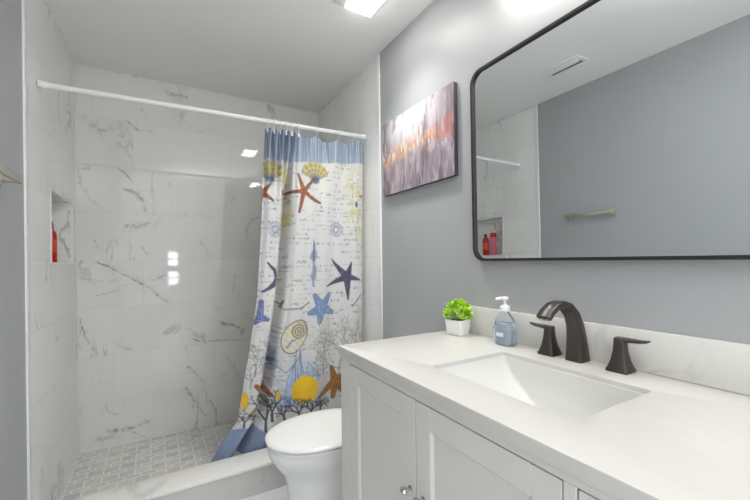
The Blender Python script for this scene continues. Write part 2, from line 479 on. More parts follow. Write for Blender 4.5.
# ------------------------------------------------------------------ shower rod, rings, curtain
RA, RB = Vector((XL + 0.004, 2.115, 1.992)), Vector((XR - 0.004, 2.06, 1.997))
def rod_at(x):
    return RA.lerp(RB, (x - RA.x) / (RB.x - RA.x))
t = thing('shower_curtain_rod', 'white shower curtain rod spanning the shower from wall to wall', 'curtain rod', rod_at(0.33))
d = rod_at(0.33)
link('tube', tube(bmesh.new(), [RA - d, RB - d], 0.0125, 20), M['white_metal'], t)
for p, q in ((RA, RB), (RB, RA)):
    u = (q - p).normalized()
    link('end_cap', tube(bmesh.new(), [p - d, p + u * 0.006 - d, p + u * 0.03 - d, p + u * 0.034 - d], [0.0165, 0.0165, 0.0145, 0.0127], 20), M['white_plastic'], t)

RING_X = [0.512, 0.548, 0.585, 0.618, 0.65, 0.69, 0.80, 0.945, 1.04]
def torus(bm, R, r, a0, a1, n=36):
    pts = [(0, R * math.sin(a0 + (a1 - a0) * i / n), R * math.cos(a0 + (a1 - a0) * i / n)) for i in range(n + 1)]
    return tube(bm, pts, r, 8)
ring_words = ['leftmost white curtain ring, at the edge of the gathered folds', 'second white curtain ring from the left, on the gathered folds',
    'third white curtain ring from the left, on the gathered folds', 'fourth white curtain ring from the left, on the gathered folds',
    'fifth white curtain ring from the left, on the gathered folds', 'sixth white curtain ring, last one of the gathered folds',
    'white curtain ring alone above the yellow scallop shell', 'second white curtain ring from the right end of the rod',
    'rightmost white curtain ring, nearest the tiled right wall']
ring0 = None
for x, words in zip(RING_X, ring_words):
    if ring0 is None:
        bm = torus(bmesh.new(), 0.026, 0.0024, 0, 2 * PI)
        box(bm, (-0.006, -0.003, -0.052), (0.006, 0.003, -0.0265), 0.002)
        ring0 = o = link('curtain_ring', bm, M['white_plastic'])
    else:
        o = ring0.copy(); S.collection.objects.link(o)
    p = rod_at(x)
    o.location = (x, p.y, p.z - 0.0115)
    o.rotation_euler = (0, 0, -0.15)
    tag(o, words, 'curtain ring', 'white rings on the shower rod')

def curtain_print(X, Z, top):
    """the seashell print, drawn in the cloth's own metres (X across, Z height)"""
    col = np.empty(X.shape + (3,)); col[:] = lin(208, 208, 208)[:3]
    def blend(m, rgb):
        col[:] = col * (1 - m[..., None]) + np.array(lin(*rgb)[:3]) * m[..., None]
    def ink(d, rgb, a=1.0, soft=0.003):
        blend((1 - step(d, -soft, soft)) * a, rgb)
    nz = fbm(X * 30, Z * 30)
    nf = fbm(X * 110 + 9, Z * 110)
    blend(step(fbm(X * 5 + 2, Z * 5), 0.5, 0.8) * 0.35, (226, 224, 208))
    # rows of faint handwriting
    for i in range(58):
        z = 1.80 - i * 0.0275
        zz = z + 0.02 * math.sin(i * 1.7) * (X - 0.7)
        dz = Z - zz
        tall = vnoise(X * 70 + 5 * i, X * 0 + 1.0)
        glyph = step(vnoise(X * 230 + i * 7.1, dz * 150 + i * 3.7), 0.52, 0.62)
        body = 1 - step(np.abs(dz - 0.001) - (0.0035 + 0.006 * step(tall, 0.62, 0.8)), -0.0015, 0.0015)
        gate = step(vnoise(X * 13 + i * 3.3, X * 0 + i * 1.9), 0.34, 0.44) * step(vnoise(X * 46 + i * 2.3, X * 0 + 4.0), 0.2, 0.3)
        blend(glyph * body * gate * 0.62, (104, 108, 116))
    def star(c, tips, rgb, w0, w1=0.003, edge=None):
        for p in tips:
            d = seg(X, Z, c, p, w0, w1)
            if edge is not None: ink(d - 0.004, edge, 0.9)
        for p in tips:
            d = seg(X, Z, c, p, w0, w1)
            ink(d, rgb, 1.0)
            ink(np.abs(seg(X, Z, c, p, 0, 0)) - 0.002, tuple(int(v * 0.62) for v in rgb), 0.5)
        m = step(nf, 0.45, 0.7) * 0.35
        dd = np.minimum.reduce([seg(X, Z, c, p, w0, w1) for p in tips])
        blend((1 - step(dd, -0.003, 0.001)) * m, tuple(min(255, int(v * 1.35) + 15) for v in rgb))
    def fan(cx, cz, r):
        dx, dz = X - cx, Z - (cz - r * 0.8)
        rad = np.hypot(dx, dz); th = np.arctan2(dx, dz)
        rr = r * 1.75 * (1 - 0.20 * np.abs(th) ** 2) + 0.003 * np.cos(th * 20)
        body = (1 - step(rad - rr, -0.003, 0.003)) * (1 - step(np.abs(th), 1.0, 1.1))
        blend((1 - step(rad - rr - 0.004, -0.003, 0.003)) * (1 - step(np.abs(th), 1.05, 1.15)) * 0.7, (140, 134, 96))
        blend(body, (198, 184, 112))
        blend(body * step(np.cos(th * 20), -0.1, 0.6) * 0.7, (132, 134, 116))
        blend(body * step(np.cos(rad * 230), 0.1, 0.8) * 0.4, (226, 216, 160))
        blend(body * np.exp(-(rad / (r * 0.9)) ** 2) * 0.7, (96, 110, 140))
        base = 1 - step(np.hypot(dx * 0.9, dz - r * 0.12) - r * 0.34, -0.006, 0.006)
        blend(base * 0.85, (80, 96, 132))
    # soft yellow-green seaweed
    for cx, cz, rx, rz in ((1.045, 1.66, 0.05, 0.10), (1.02, 1.52, 0.03, 0.09), (1.075, 1.42, 0.035, 0.13), (0.61, 1.66, 0.022, 0.1), (0.63, 1.46, 0.022, 0.11), (0.585, 1.38, 0.02, 0.05)):
        m = np.exp(-(((X - cx) / rx) ** 2 + ((Z - cz) / rz) ** 2))
        blend(np.clip(m * step(nz, 0.32, 0.62), 0, 1) * 0.8, (190, 188, 112))
    for pts in ([(1.06, 1.22), (1.05, 1.4), (1.09, 1.55)], [(1.07, 1.3), (1.02, 1.48), (1.03, 1.68)]):
        ink(stroke(X + 0.012 * (nz - 0.5), Z, pts, 0.003), (150, 150, 120), 0.5)
    ink(stroke(X, Z, [(1.08, 1.61), (1.13, 1.62)], 0.006), (170, 96, 50), 0.9)
    ink(np.hypot((X - 1.055) * 1.7, Z - 1.555) - 0.02, (78, 82, 130), 0.9)
    fan(0.519, 1.708, 0.062); fan(0.789, 1.732, 0.067); 
    ink(np.hypot((X - 0.612) * 2.4, Z - 1.69) - 0.05, (176, 170, 104), 0.7, 0.01)
    star((0.716, 1.614), [(0.687, 1.711), (0.776, 1.688), (0.812, 1.549), (0.685, 1.488), (0.61, 1.604)], (150, 94, 64), 0.0105, 0.003, (106, 66, 48))
    star((0.475, 1.585), [(0.535, 1.545), (0.52, 1.64), (0.46, 1.5)], (146, 90, 60), 0.011, 0.003, (110, 66, 46))
    star((0.60, 1.60), [(0.632, 1.66), (0.625, 1.58)], (150, 84, 52), 0.012, 0.004)
    # stamps
    for cx, cz in ((0.929, 1.396), (0.545, 1.384)):
        r = np.hypot(X - cx, (Z - cz) * 0.9)
        ink(np.abs(r - 0.036) - 0.005, (150, 158, 176), 0.6 * 1.0)
        ink(np.abs(r - 0.018) - 0.005, (120, 132, 160), 0.7)
        blend((1 - step(r, 0.035, 0.055)) * step(nf, 0.5, 0.62) * 0.5, (130, 140, 160))
    # tower
    for w0, z0, z1 in ((0.007, 1.05, 1.30), (0.016, 1.22, 1.25), (0.013, 1.10, 1.16)):
        ink(stroke(X + 0.01 * (nz - 0.5), Z, [(0.772, z0), (0.778, z1)], w0), (128, 142, 168), 0.75)
    ink(stroke(X, Z, [(0.774, 1.20), (0.777, 1.32)], 0.004), (80, 92, 124), 0.7)
    star((0.991, 1.098), [(0.897, 1.21), (1.016, 1.188), (1.085, 1.075), (0.994, 0.955), (0.856, 1.044)], (80, 77, 100), 0.023, 0.004)
    ink(stroke(X, Z, [(0.50, 1.192), (0.54, 1.15), (0.552, 1.105), (0.548, 1.09)], 0.006, 0.017), (86, 84, 110), 1)
    ink(stroke(X, Z, [(0.548, 1.08), (0.51, 1.05), (0.468, 1.032)], 0.017, 0.006), (86, 84, 110), 1)
    star((0.817, 0.915), [(0.78, 0.99), (0.872, 0.993), (0.895, 0.882), (0.803, 0.832), (0.748, 0.886)], (116, 142, 180), 0.028, 0.010, (54, 68, 102))
    star((0.455, 0.885), [(0.463, 0.976), (0.497, 0.872), (0.43, 0.86)], (112, 122, 170), 0.015, 0.008, (56, 62, 108))
    # a line of bold script
    for i, (a, b) in enumerate((((0.546, 0.958), (0.592, 0.952)), ((0.585, 0.93), (0.60, 0.97)), ((0.60, 0.918), (0.70, 0.922)), ((0.692, 0.918), (0.745, 0.952)), ((1.019, 0.913), (1.092, 0.984)))):
        L = np.hypot(b[0] - a[0], b[1] - a[1])
        s = seg(X, Z + (0.004 * np.sin(X * 420) if i in (0, 2) else 0), a, b, 0.0035, 0.0035)
        ink(s, (44, 44, 54), 0.85)
    # nautilus
    c_, s_ = math.cos(0.45), math.sin(0.45)
    dx, dz = X - 0.655, Z - 0.757
    px, pz = dx * c_ + dz * s_, -dx * s_ + dz * c_
    px2 = dx * math.cos(0.5) - dz * math.sin(0.5); pz2 = dx * math.sin(0.5) + dz * math.cos(0.5)
    el = np.hypot(px2 / 0.066, pz2 / 0.098) - 1
    ink(el * 0.07 - 0.005, (88, 80, 70), 1)
    ink(el * 0.07, (222, 216, 196), 1)
    blend((1 - step(el, -0.1, 0.0)) * step(np.sin(pz2 * 210 + px2 * 60), 0.2, 0.9) * 0.35, (186, 178, 140))
    rr = np.hypot(X - 0.678, Z - 0.79); th = np.arctan2(Z - 0.79, X - 0.678)
    ink(rr - 0.05, (186, 172, 148), 0.6, 0.006)
    sp = (rr / 0.016 - th / (2 * PI)); sp = np.abs(sp - np.round(sp))
    blend((1 - step(rr, 0.046, 0.056)) * (1 - step(sp, 0.10, 0.22)) * 0.85, (80, 72, 62))
    ink(stroke(X, Z, [(0.61, 0.70), (0.635, 0.735), (0.66, 0.74)], 0.008, 0.004), (104, 104, 168), 0.7)
    # sailing ship in blue wash
    def sail(pts, rgb, edge):
        d = None
        n = len(pts)
        area = sum(pts[i][0] * pts[(i + 1) % n][1] - pts[(i + 1) % n][0] * pts[i][1] for i in range(n))
        sg = 1 if area > 0 else -1
        for i in range(n):
            (x0, z0), (x1, z1) = pts[i], pts[(i + 1) % n]
            L_ = math.hypot(x1 - x0, z1 - z0)
            h_ = -sg * ((x1 - x0) * (Z - z0) - (z1 - z0) * (X - x0)) / L_
            d = h_ if d is None else np.maximum(d, h_)
        d = d + 0.012 * (nz - 0.5)
        ink(d, rgb, 0.85, 0.004)
        blend((1 - step(d, -0.003, 0.003)) * step(fbm(X * 40 + 3, Z * 18), 0.45, 0.62) * 0.6, edge)
        ink(np.abs(d) - 0.002, edge, 0.75)
    m = np.exp(-(((X - 0.66) / 0.12) ** 2 + ((Z - 0.49) / 0.13) ** 2))
    blend(np.clip(m * 1.1, 0, 1) * step(nz, 0.45, 0.58) * 0.55, (168, 186, 212))
    for pts in (((0.575, 0.40), (0.655, 0.42), (0.650, 0.62)), ((0.66, 0.45), (0.72, 0.46), (0.685, 0.66)), ((0.60, 0.50), (0.645, 0.60), (0.625, 0.46)),
                ((0.72, 0.52), (0.81, 0.50), (0.735, 0.60)), ((0.545, 0.36), (0.69, 0.34), (0.665, 0.40), (0.565, 0.41))):
        sail(pts, (176, 194, 220), (108, 132, 176))
    for pts in ([(0.652, 0.36), (0.66, 0.68)], [(0.70, 0.40), (0.69, 0.67)], [(0.545, 0.60), (0.60, 0.55), (0.69, 0.64)]):
        ink(stroke(X, Z, pts, 0.003), (96, 116, 156), 0.8)
    # grey branching coral
    def coral(base, top, rgb, w0, spread, seed, depth=5, a=0.75):
        r = random.Random(seed)
        zlo, zhi = min(base[1], top[1]) - 0.06, max(base[1], top[1]) + 0.10
        rows = np.where((Z[:, 0] > zlo) & (Z[:, 0] < zhi))[0]
        s0, s1 = rows[0], rows[-1] + 1
        Xs, Zs = X[s0:s1], Z[s0:s1]
        m = np.zeros_like(Xs)
        def grow(p, ang, ln, wd, d):
            nonlocal m
            q = (p[0] + ln * math.sin(ang), p[1] + ln * math.cos(ang))
            m = np.maximum(m, 1 - step(seg(Xs, Zs, p, q, wd, wd * 0.7), -0.002, 0.0025))
            if d > 0:
                k = 2 if r.random() < 0.75 else 3
                for i in range(k):
                    grow(q, ang + spread * (i - (k - 1) / 2) * (0.8 + 0.6 * r.random()) + r.uniform(-.25, .25), ln * r.uniform(0.62, 0.9), wd * 0.72, d - 1)
        L0 = math.hypot(top[0] - base[0], top[1] - base[1])
        grow(base, math.atan2(top[0] - base[0], top[1] - base[1]), L0 / 3.4, w0, depth)
        sub = col[s0:s1]
        sub[:] = sub * (1 - m[..., None] * a) + np.array(lin(*rgb)[:3]) * m[..., None] * a
    coral((0.832, 0.50), (0.842, 0.74), (126, 130, 128), 0.0045, 0.75, 1)
    coral((0.935, 0.42), (0.945, 0.77), (122, 126, 122), 0.005, 0.7, 2)
    coral((1.0, 0.42), (1.03, 0.84), (128, 130, 116), 0.005, 0.7, 3)
    coral((1.07, 0.5), (1.07, 0.86), (150, 152, 110), 0.0045, 0.7, 4, 4, 0.6)
    coral((0.425, 0.56), (0.445, 0.74), (112, 114, 120), 0.004, 0.8, 5, 4)
    coral((0.40, 0.50), (0.415, 0.64), (112, 114, 120), 0.004, 0.8, 6, 4)
    # blue-grey wash in the fold
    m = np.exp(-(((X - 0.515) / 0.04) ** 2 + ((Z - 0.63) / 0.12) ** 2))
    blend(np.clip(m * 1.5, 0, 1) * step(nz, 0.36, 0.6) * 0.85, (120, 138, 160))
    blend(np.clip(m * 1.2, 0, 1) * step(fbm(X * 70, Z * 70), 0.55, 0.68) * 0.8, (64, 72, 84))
    # orange-brown starfish low down
    star((0.916, 0.446), [(0.893, 0.535), (0.905, 0.345), (0.81, 0.365), (1.0, 0.34), (0.99, 0.50)], (152, 106, 54), 0.024, 0.009, (104, 68, 36))
    star((0.468, 0.475), [(0.498, 0.578), (0.448, 0.43), (0.522, 0.428), (0.43, 0.505)], (166, 106, 54), 0.017, 0.007, (96, 60, 36))
    # round yellow sand dollar
    r = np.hypot(X - 0.714, (Z - 0.434) * 0.98); th = np.arctan2(Z - 0.434, X - 0.714)
    ink(r - 0.081 - 0.003 * np.cos(th * 20), (244, 198, 50), 1.0)
    blend((1 - step(r, 0.06, 0.08)) * step(nz, 0.45, 0.7) * 0.4, (222, 160, 30))
    blend((1 - step(r, 0.05, 0.075)) * (1 - step(np.abs(np.cos(th * 2.5)), 0.05, 0.2)) * 0.3, (250, 226, 130))
    ink(np.hypot((X - 0.372) * 1.4, (Z - 0.43) * 0.6) - 0.03, (232, 190, 70), 1.0)
    ink(np.hypot((X - 0.555) * 1.6, (Z - 0.43) * 0.7) - 0.022, (214, 172, 70), 0.9)
    ink(stroke(X, Z, [(0.40, 0.34), (0.45, 0.395)], 0.008, 0.012), (140, 112, 54), 0.9)
    # dark coral
    for k, (bx, bz, tx, tz, dp) in enumerate(((0.69, 0.245, 0.665, 0.40, 5), (0.60, 0.265, 0.575, 0.37, 4), (0.75, 0.26, 0.775, 0.38, 4), (0.82, 0.27, 0.83, 0.37, 4), (0.49, 0.22, 0.50, 0.44, 5), (0.525, 0.28, 0.53, 0.45, 4))):
        coral((bx, bz), (tx, tz), (50, 52, 64), 0.0075, 0.85, 20 + k, dp, 0.92)
    coral((0.37, 0.28), (0.378, 0.37), (54, 56, 68), 0.006, 0.9, 31, 3, 0.9)
    ink(np.hypot(X - 0.43, Z - 0.325) - 0.022, (70, 66, 64), 0.8, 0.008)
    # blue striped hem and header
    hem = 1 - step(Z - (0.175 + 0.10 * (1 - step(X, 0.36, 0.60))), -0.004, 0.004)
    blend(hem, (128, 144, 172))
    blend(hem * step(np.sin(X * 700), 0.1, 0.7) * 0.45, (176, 190, 212))
    blend(hem * step(np.sin(Z * 560), 0.3, 0.8) * 0.4, (78, 98, 140))
    head = step(Z - top, -0.004, 0.004)
    blend(head, (150, 163, 180))
    st = vnoise(X * 300, X * 0 + Z * 3)
    blend(head * step(st, 0.55, 0.75) * 0.85, (204, 213, 224))
    blend(head * (1 - step(st, 0.2, 0.38)) * 0.7, (112, 130, 156))
    return col

NU, NV = 300, 480
v = np.linspace(0, 1, NV)[:, None]; u = np.linspace(0, 1, NU)[None, :]
ZT, ZB = 1.958, 0.105
Z = ZT + (ZB - ZT) * v + 0 * u
Lz = np.array([0.10, 0.172, 0.322, 0.453, 0.717, 0.988, 1.376, 1.60, 1.96]); Lx = np.array([0.19, 0.235, 0.338, 0.356, 0.401, 0.442, 0.468, 0.478, 0.500])
L = np.interp(Z[:, :1], Lz, Lx)
R = np.interp(Z[:, :1], [0.1, 0.75, 1.96], [1.085, 1.10, 1.120])
X = L + (R - L) * u
low = step(v, 0.03, 0.26)
near = 1 - step(u, 0.27, 0.34)
f_top = 0.027 * np.sin(2 * PI * u / 0.0575 + 0.6) * near + 0.016 * np.sin(2 * PI * (u - 0.3) / 0.235 + 0.8) * (1 - near)
f_low = (0.13 * np.exp(-((u - 0.25 + 0.09 * v) / 0.032) ** 2) - 0.020 * np.exp(-((u - 0.07) / 0.07) ** 2) - 0.016 * np.exp(-((u - 0.36) / 0.07) ** 2)
         + 0.020 * np.sin(2 * PI * (u - 0.34) / (0.30 + 0.06 * v) + 1.2 * v) * step(u, 0.36, 0.5)
         + 0.006 * np.sin(2 * PI * u / 0.09 + 3 * v) * near + 0.018 * np.sin(2 * PI * u / 0.17 + 0.6) * step(v, 0.8, 0.95) * (1 - step(u, 0.35, 0.5)))
fold = f_top * (1 - low) + f_low * low
yb = np.interp(v, [0, 0.6, 1.0], [0.0, 0.012, 0.028]) + (RA.y + (RB.y - RA.y) * (X - RA.x) / (RB.x - RA.x))
clear = 1 - step(Z, 0.15, 0.5)
fold = fold * (1 - 0.35 * clear) + 0.03 * clear
# the header droops between its rings
droop = np.zeros_like(u)
for a, b in zip(RING_X, RING_X[1:]):
    ua, ub = (a - 0.50) / 0.62, (b - 0.50) / 0.62
    k = np.clip((u - ua) / (ub - ua), 0, 1)
    droop = droop + np.where((u > ua) & (u < ub), np.sin(PI * k) * min(0.03, 0.22 * (b - a)), 0)
Zd = Z - droop * (1 - step(v, 0.0, 0.08))
top = np.interp(X, [0.48, 0.62, 0.70, 0.95, 1.13], [1.782, 1.782, 1.788, 1.806, 1.826])
P = np.stack([X, yb + fold, Zd], -1)
col = curtain_print(X, Z, top)
cur = grid_mesh('shower_curtain', P, attr_material('printed_cloth', 0.8, 0.15), None, 'print', col)
tag(cur, 'white seashell print shower curtain with blue striped header, drawn to the right', 'shower curtain')
so = cur.modifiers.new('thickness', 'SOLIDIFY'); so.thickness = 0.0012; so.offset = 0

# ------------------------------------------------------------------ wall picture
ny, nz_ = 300, 220
yy = np.linspace(1.8095, 1.208, ny)[None, :]; zz = np.linspace(1.972, 1.558, nz_)[:, None]
U = (1.8095 - yy) / 0.6015 + 0 * zz; V = (1.972 - zz) / 0.414 + 0 * yy        # u to the right, v down
def mixc(c, m, rgb): return c * (1 - m[..., None]) + np.array(lin(*rgb)[:3]) * m[..., None]
c = np.empty(U.shape + (3,)); c[:] = lin(150, 138, 146)[:3]
s1 = fbm(U * 16 + 3, V * 1.6); s2 = fbm(U * 38 + 11, V * 3.0); s3 = fbm(U * 60, V * 26)
c = mixc(c, np.exp(-((U - 0.45) / 0.32) ** 2) * (1 - step(V, 0.3, 0.62)) * 0.9, (214, 210, 214))
c = mixc(c, step(s1, 0.52, 0.75) * 0.6, (190, 180, 186))
c = mixc(c, (1 - step(s1, 0.25, 0.45)) * 0.7, (104, 94, 104))
c = mixc(c, step(s2, 0.6, 0.75) * 0.45, (176, 162, 170))
c = mixc(c, (1 - step(s2, 0.22, 0.38)) * 0.55, (84, 76, 86))
c = mixc(c, (1 - step(U, 0.0, 0.10)) * 0.7, (80, 72, 82))
c = mixc(c, step(U, 0.78, 1.0) * (0.3 + 0.4 * step(s2, 0.3, 0.6)), (108, 92, 106))
c = mixc(c, step(V, 0.62, 1.0) * 0.35, (128, 110, 120))
band = 0.47 + 0.02 * np.sin(U * 9) - 0.03 * U
d = (V - band)
glow = np.exp(-(d / 0.10) ** 2)
c = mixc(c, glow * step(fbm(U * 24, V * 8 + 5), 0.4, 0.62) * 0.8, (206, 160, 138))
c = mixc(c, np.exp(-(d / 0.085) ** 2) * step(fbm(U * 34 + 8, V * 12), 0.48, 0.62) * 0.9, (212, 146, 104))
c = mixc(c, np.exp(-(d / 0.10) ** 2) * step(fbm(U * 50 + 2, V * 10 + 2), 0.54, 0.64) * (1 - step(U, 0.7, 0.8)) * 0.95, (234, 214, 176))
c = mixc(c, np.exp(-((d + 0.02) / 0.12) ** 2) * np.exp(-((U - 0.93) / 0.10) ** 2) * 0.75, (172, 104, 106))
c = mixc(c, np.exp(-((d - 0.09) / 0.07) ** 2) * np.exp(-((U - 0.07) / 0.09) ** 2) * step(s3, 0.42, 0.6) * 0.9, (222, 166, 124))
c = mixc(c, np.exp(-((d - 0.13) / 0.05) ** 2) * step(s3, 0.5, 0.62) * step(U, 0.7, 0.9) * 0.7, (196, 196, 206))
c = mixc(c, np.exp(-((U - 0.40) / 0.34) ** 2) * (1 - step(V, 0.15, 0.5)) * 0.75, (226, 224, 228))
c = mixc(c, step(fbm(U * 30 + 40, V * 5), 0.58, 0.7) * 0.35, (206, 200, 206))
c = mixc(c, (1 - step(fbm(U * 26 + 60, V * 4 + 9), 0.28, 0.4)) * 0.5, (92, 84, 96))
c = mixc(c, step(fbm(U * 9 + 71, V * 2.5), 0.55, 0.7) * step(V, 0.5, 0.7) * 0.5, (200, 186, 194))
t = thing('canvas_painting', 'abstract grey and mauve canvas painting with an orange skyline streak', 'painting', (XR - 0.018, 1.503, 1.779))
o = link('canvas_edge', B((-0.006, -0.2950, -0.207), (0.0165, 0.3065, 0.207), 0.002), M['canvas_edge'], t)
o['label'] = 'dark wrapped edge'
P = np.stack([np.full(U.shape, -0.0068), yy - 1.503 + 0 * zz, zz - 1.765 + 0 * yy], -1)
grid_mesh('painted_front', P, attr_material('oil_paint', 0.45), t, 'print', c)

# ------------------------------------------------------------------ mirror
def round_rect(y0, y1, z0, z1, r, x, n=10):
    pts = []
    for cy, cz, a0 in ((y1 - r, z1 - r, 0), (y0 + r, z1 - r, PI / 2), (y0 + r, z0 + r, PI), (y1 - r, z0 + r, 1.5 * PI)):
        for i in range(n + 1):
            a = a0 + PI / 2 * i / n
            pts.append((x, cy + r * math.cos(a), cz + r * math.sin(a)))
    return pts
MY0, MY1, MZ0, MZ1 = -0.49, 0.49, -0.39, 0.385
t = thing('wall_mirror', 'large rounded rectangular mirror in a thin black frame above the sink', 'mirror', (XR - 0.0175, 0.61, 1.582))
t.rotation_euler = (0, -0.0085, 0)
fw = 0.010
rings = [round_rect(MY0, MY1, MZ0, MZ1, 0.055, 0.012), round_rect(MY0, MY1, MZ0, MZ1, 0.055, -0.013),
         round_rect(MY0 + 0.001, MY1 - 0.001, MZ0 + 0.001, MZ1 - 0.001, 0.054, -0.014),
         round_rect(MY0 + fw, MY1 - fw, MZ0 + fw, MZ1 - fw, 0.048, -0.014), round_rect(MY0 + fw, MY1 - fw, MZ0 + fw, MZ1 - fw, 0.048, 0.012)]
bm = loft(bmesh.new(), rings + [rings[0]], False, False)
bmesh.ops.remove_doubles(bm, verts=bm.verts, dist=1e-6)
link('frame', bm, M['frame'], t)
bm = bmesh.new()
loft(bm, [round_rect(MY0 + fw - 0.001, MY1 - fw + 0.001, MZ0 + fw - 0.001, MZ1 - fw + 0.001, 0.048, x) for x in (-0.004, 0.010)])
link('glass', bm, M['mirror'], t, smooth=False)

# ------------------------------------------------------------------ towel bar on the left wall
t = thing('towel_bar', 'brushed nickel towel bar on the grey left wall', 'towel bar', (XL, 1.51, 1.487))
link('bar', B((0.047, -0.175, -0.012), (0.059, 0.175, 0.012), 0.002), M['nickel'], t)
for s in (-1, 1):
    p = link('bracket', B((0.0, s * 0.15 - 0.012, -0.010), (0.05, s * 0.15 + 0.012, 0.010), 0.002), M['nickel'], t)
    link('mounting_plate', B((0.0, s * 0.15 - 0.024, -0.024), (0.008, s * 0.15 + 0.024, 0.024), 0.002), M['nickel'], p)

# ------------------------------------------------------------------ bottles in the niche
def lathe(bm, prof, n=28, sx=1.0, sy=1.0):
    rings = [[(r * sx * math.cos(2 * PI * i / n), r * sy * math.sin(2 * PI * i / n), z) for i in range(n)] for r, z in prof]
    return loft(bm, rings)
t = thing('shampoo_bottle', 'red bottle with black cap and orange label in the shower niche', 'bottle', (-0.533, 2.572, NZ0))
link('body', lathe(bmesh.new(), [(0.028, 0), (0.031, 0.004), (0.031, 0.14), (0.029, 0.158), (0.02, 0.174), (0.013, 0.178)], 28, 0.8, 1.0), M['red'], t)
link('label', lathe(bmesh.new(), [(0.0316, 0.055), (0.0316, 0.125)], 28, 0.8, 1.0), M['orange'], t)['label'] = 'orange label'
link('cap', lathe(bmesh.new(), [(0.0125, 0.178), (0.0125, 0.205), (0.009, 0.212)], 20), M['black'], t)
t = thing('lotion_bottle', 'pink bottle with red cap in the shower niche', 'bottle', (-0.528, 2.468, NZ0))
link('body', lathe(bmesh.new(), [(0.024, 0.0), (0.026, 0.004), (0.031, 0.12), (0.031, 0.175)], 28, 0.75, 1.0), M['pink'], t)
link('cap', lathe(bmesh.new(), [(0.032, 0.175), (0.032, 0.213), (0.029, 0.217)], 28, 0.8, 1.0), M['red'], t)['label'] = 'red flip cap'

# ------------------------------------------------------------------ vanity
VX, VY0, VY1 = 0.553, 0.006, 1.216      # front face, right end, left end
t = thing('vanity_cabinet', 'white shaker vanity cabinet under the quartz countertop', 'cabinet', (0.85, 0.61, 0))
def at_v(bm): bmesh.ops.translate(bm, vec=(-0.85, -0.61, 0), verts=bm.verts); return bm
Zt = ZC - 0.03
DT, DB = 0.838, 0.13
doors = [(0.762, 1.142), (0.361, 0.758)]
dr = (0.03, 0.333)
drz = [(0.838, 0.63), (0.625, 0.385), (0.38, 0.13)]
bm = bmesh.new()
box(bm, (VX + 0.0206, VY0 + 0.019, 0.09), (VX + 0.036, VY1 - 0.019, Zt - 0.001))                # carcass front behind the doors
box(bm, (VX + 0.0206, VY1 - 0.018, 0.0), (XR - 0.002, VY1, Zt))                  # left side panel
box(bm, (VX + 0.0206, VY0, 0.0), (XR - 0.002, VY0 + 0.018, Zt))
box(bm, (VX + 0.036, VY0 + 0.018, 0.09), (XR - 0.002, VY1 - 0.018, 0.108))
box(bm, (VX + 0.06, VY0 + 0.018, 0.0), (VX + 0.075, VY1 - 0.018, 0.09))
def ff(y0, y1, z0, z1): box(bm, (VX, y0, z0), (VX + 0.0205, y1, z1), 0.0012, 1)
ff(doors[0][1] + 0.003, VY1, 0.0, Zt); ff(VY0, dr[0] - 0.003, 0.0, Zt)
yl, yr = doors[0][1] + 0.003, dr[0] - 0.003
ff(yr, yl, DT + 0.003, Zt); ff(yr, yl, 0.09, DB - 0.003); ff(dr[1] + 0.003, doors[1][0] - 0.003, DB - 0.003, DT + 0.003)
body = link('body', at_v(bm), M['cabinet'], t)
link('shadow_gap', at_v(B((VX + 0.0185, VY0 + 0.012, 0.12), (VX + 0.0198, VY1 - 0.012, 0.845))), M['dark'], t, smooth=False)
def shaker(y0, y1, z0, z1, name, st=0.058):
    bm = bmesh.new()
    x0, x1 = VX + 0.0005, VX + 0.018
    for lo, hi in (((x0, y0, z0), (x1, y0 + st, z1)), ((x0, y1 - st, z0), (x1, y1, z1)),
                   ((x0, y0 + st, z0), (x1, y1 - st, z0 + st)), ((x0, y0 + st, z1 - st), (x1, y1 - st, z1))):
        box(bm, lo, hi, 0.0012, 1)
    o = link(name, at_v(bm), M['cabinet'], t)
    bm = bmesh.new()
    a = [(x0 + 0.001, y0 + st, z0 + st), (x0 + 0.001, y1 - st, z0 + st), (x0 + 0.001, y1 - st, z1 - st), (x0 + 0.001, y0 + st, z1 - st)]
    k = 0.007
    b = [(x0 + 0.0065, p[1] + (k if p[1] == y0 + st else -k), p[2] + (k if p[2] == z0 + st else -k)) for p in a]
    loft(bm, [a, b], False, True)
    link('panel', at_v(bm), M['cabinet'], o, smooth=False)
    return o
def knob(o, y, z):
    pr = [(0.009, 0.0), (0.009, 0.003), (0.005, 0.005), (0.0045, 0.012), (0.008, 0.015), (0.0125, 0.021), (0.0125, 0.024), (0.009, 0.029), (0.004, 0.031)]
    bm = lathe(bmesh.new(), pr, 8)
    bmesh.ops.rotate(bm, cent=(0, 0, 0), matrix=Matrix.Rotation(-PI / 2, 3, 'Y'), verts=bm.verts)
    bmesh.ops.translate(bm, vec=(VX + 0.0005, y, z), verts=bm.verts)
    link('knob', at_v(bm), M['chrome'], o, smooth=False)['label'] = 'faceted chrome knob'
d1 = shaker(doors[0][0], doors[0][1], DB, DT, 'door'); knob(d1, 0.784, 0.598)
d2 = shaker(doors[1][0], doors[1][1], DB, DT, 'door'); knob(d2, 0.728, 0.600)
for z1, z0 in drz:
    d3 = shaker(dr[0], dr[1], z0, z1, 'drawer', 0.045); knob(d3, (dr[0] + dr[1]) / 2, (z0 + z1) / 2)

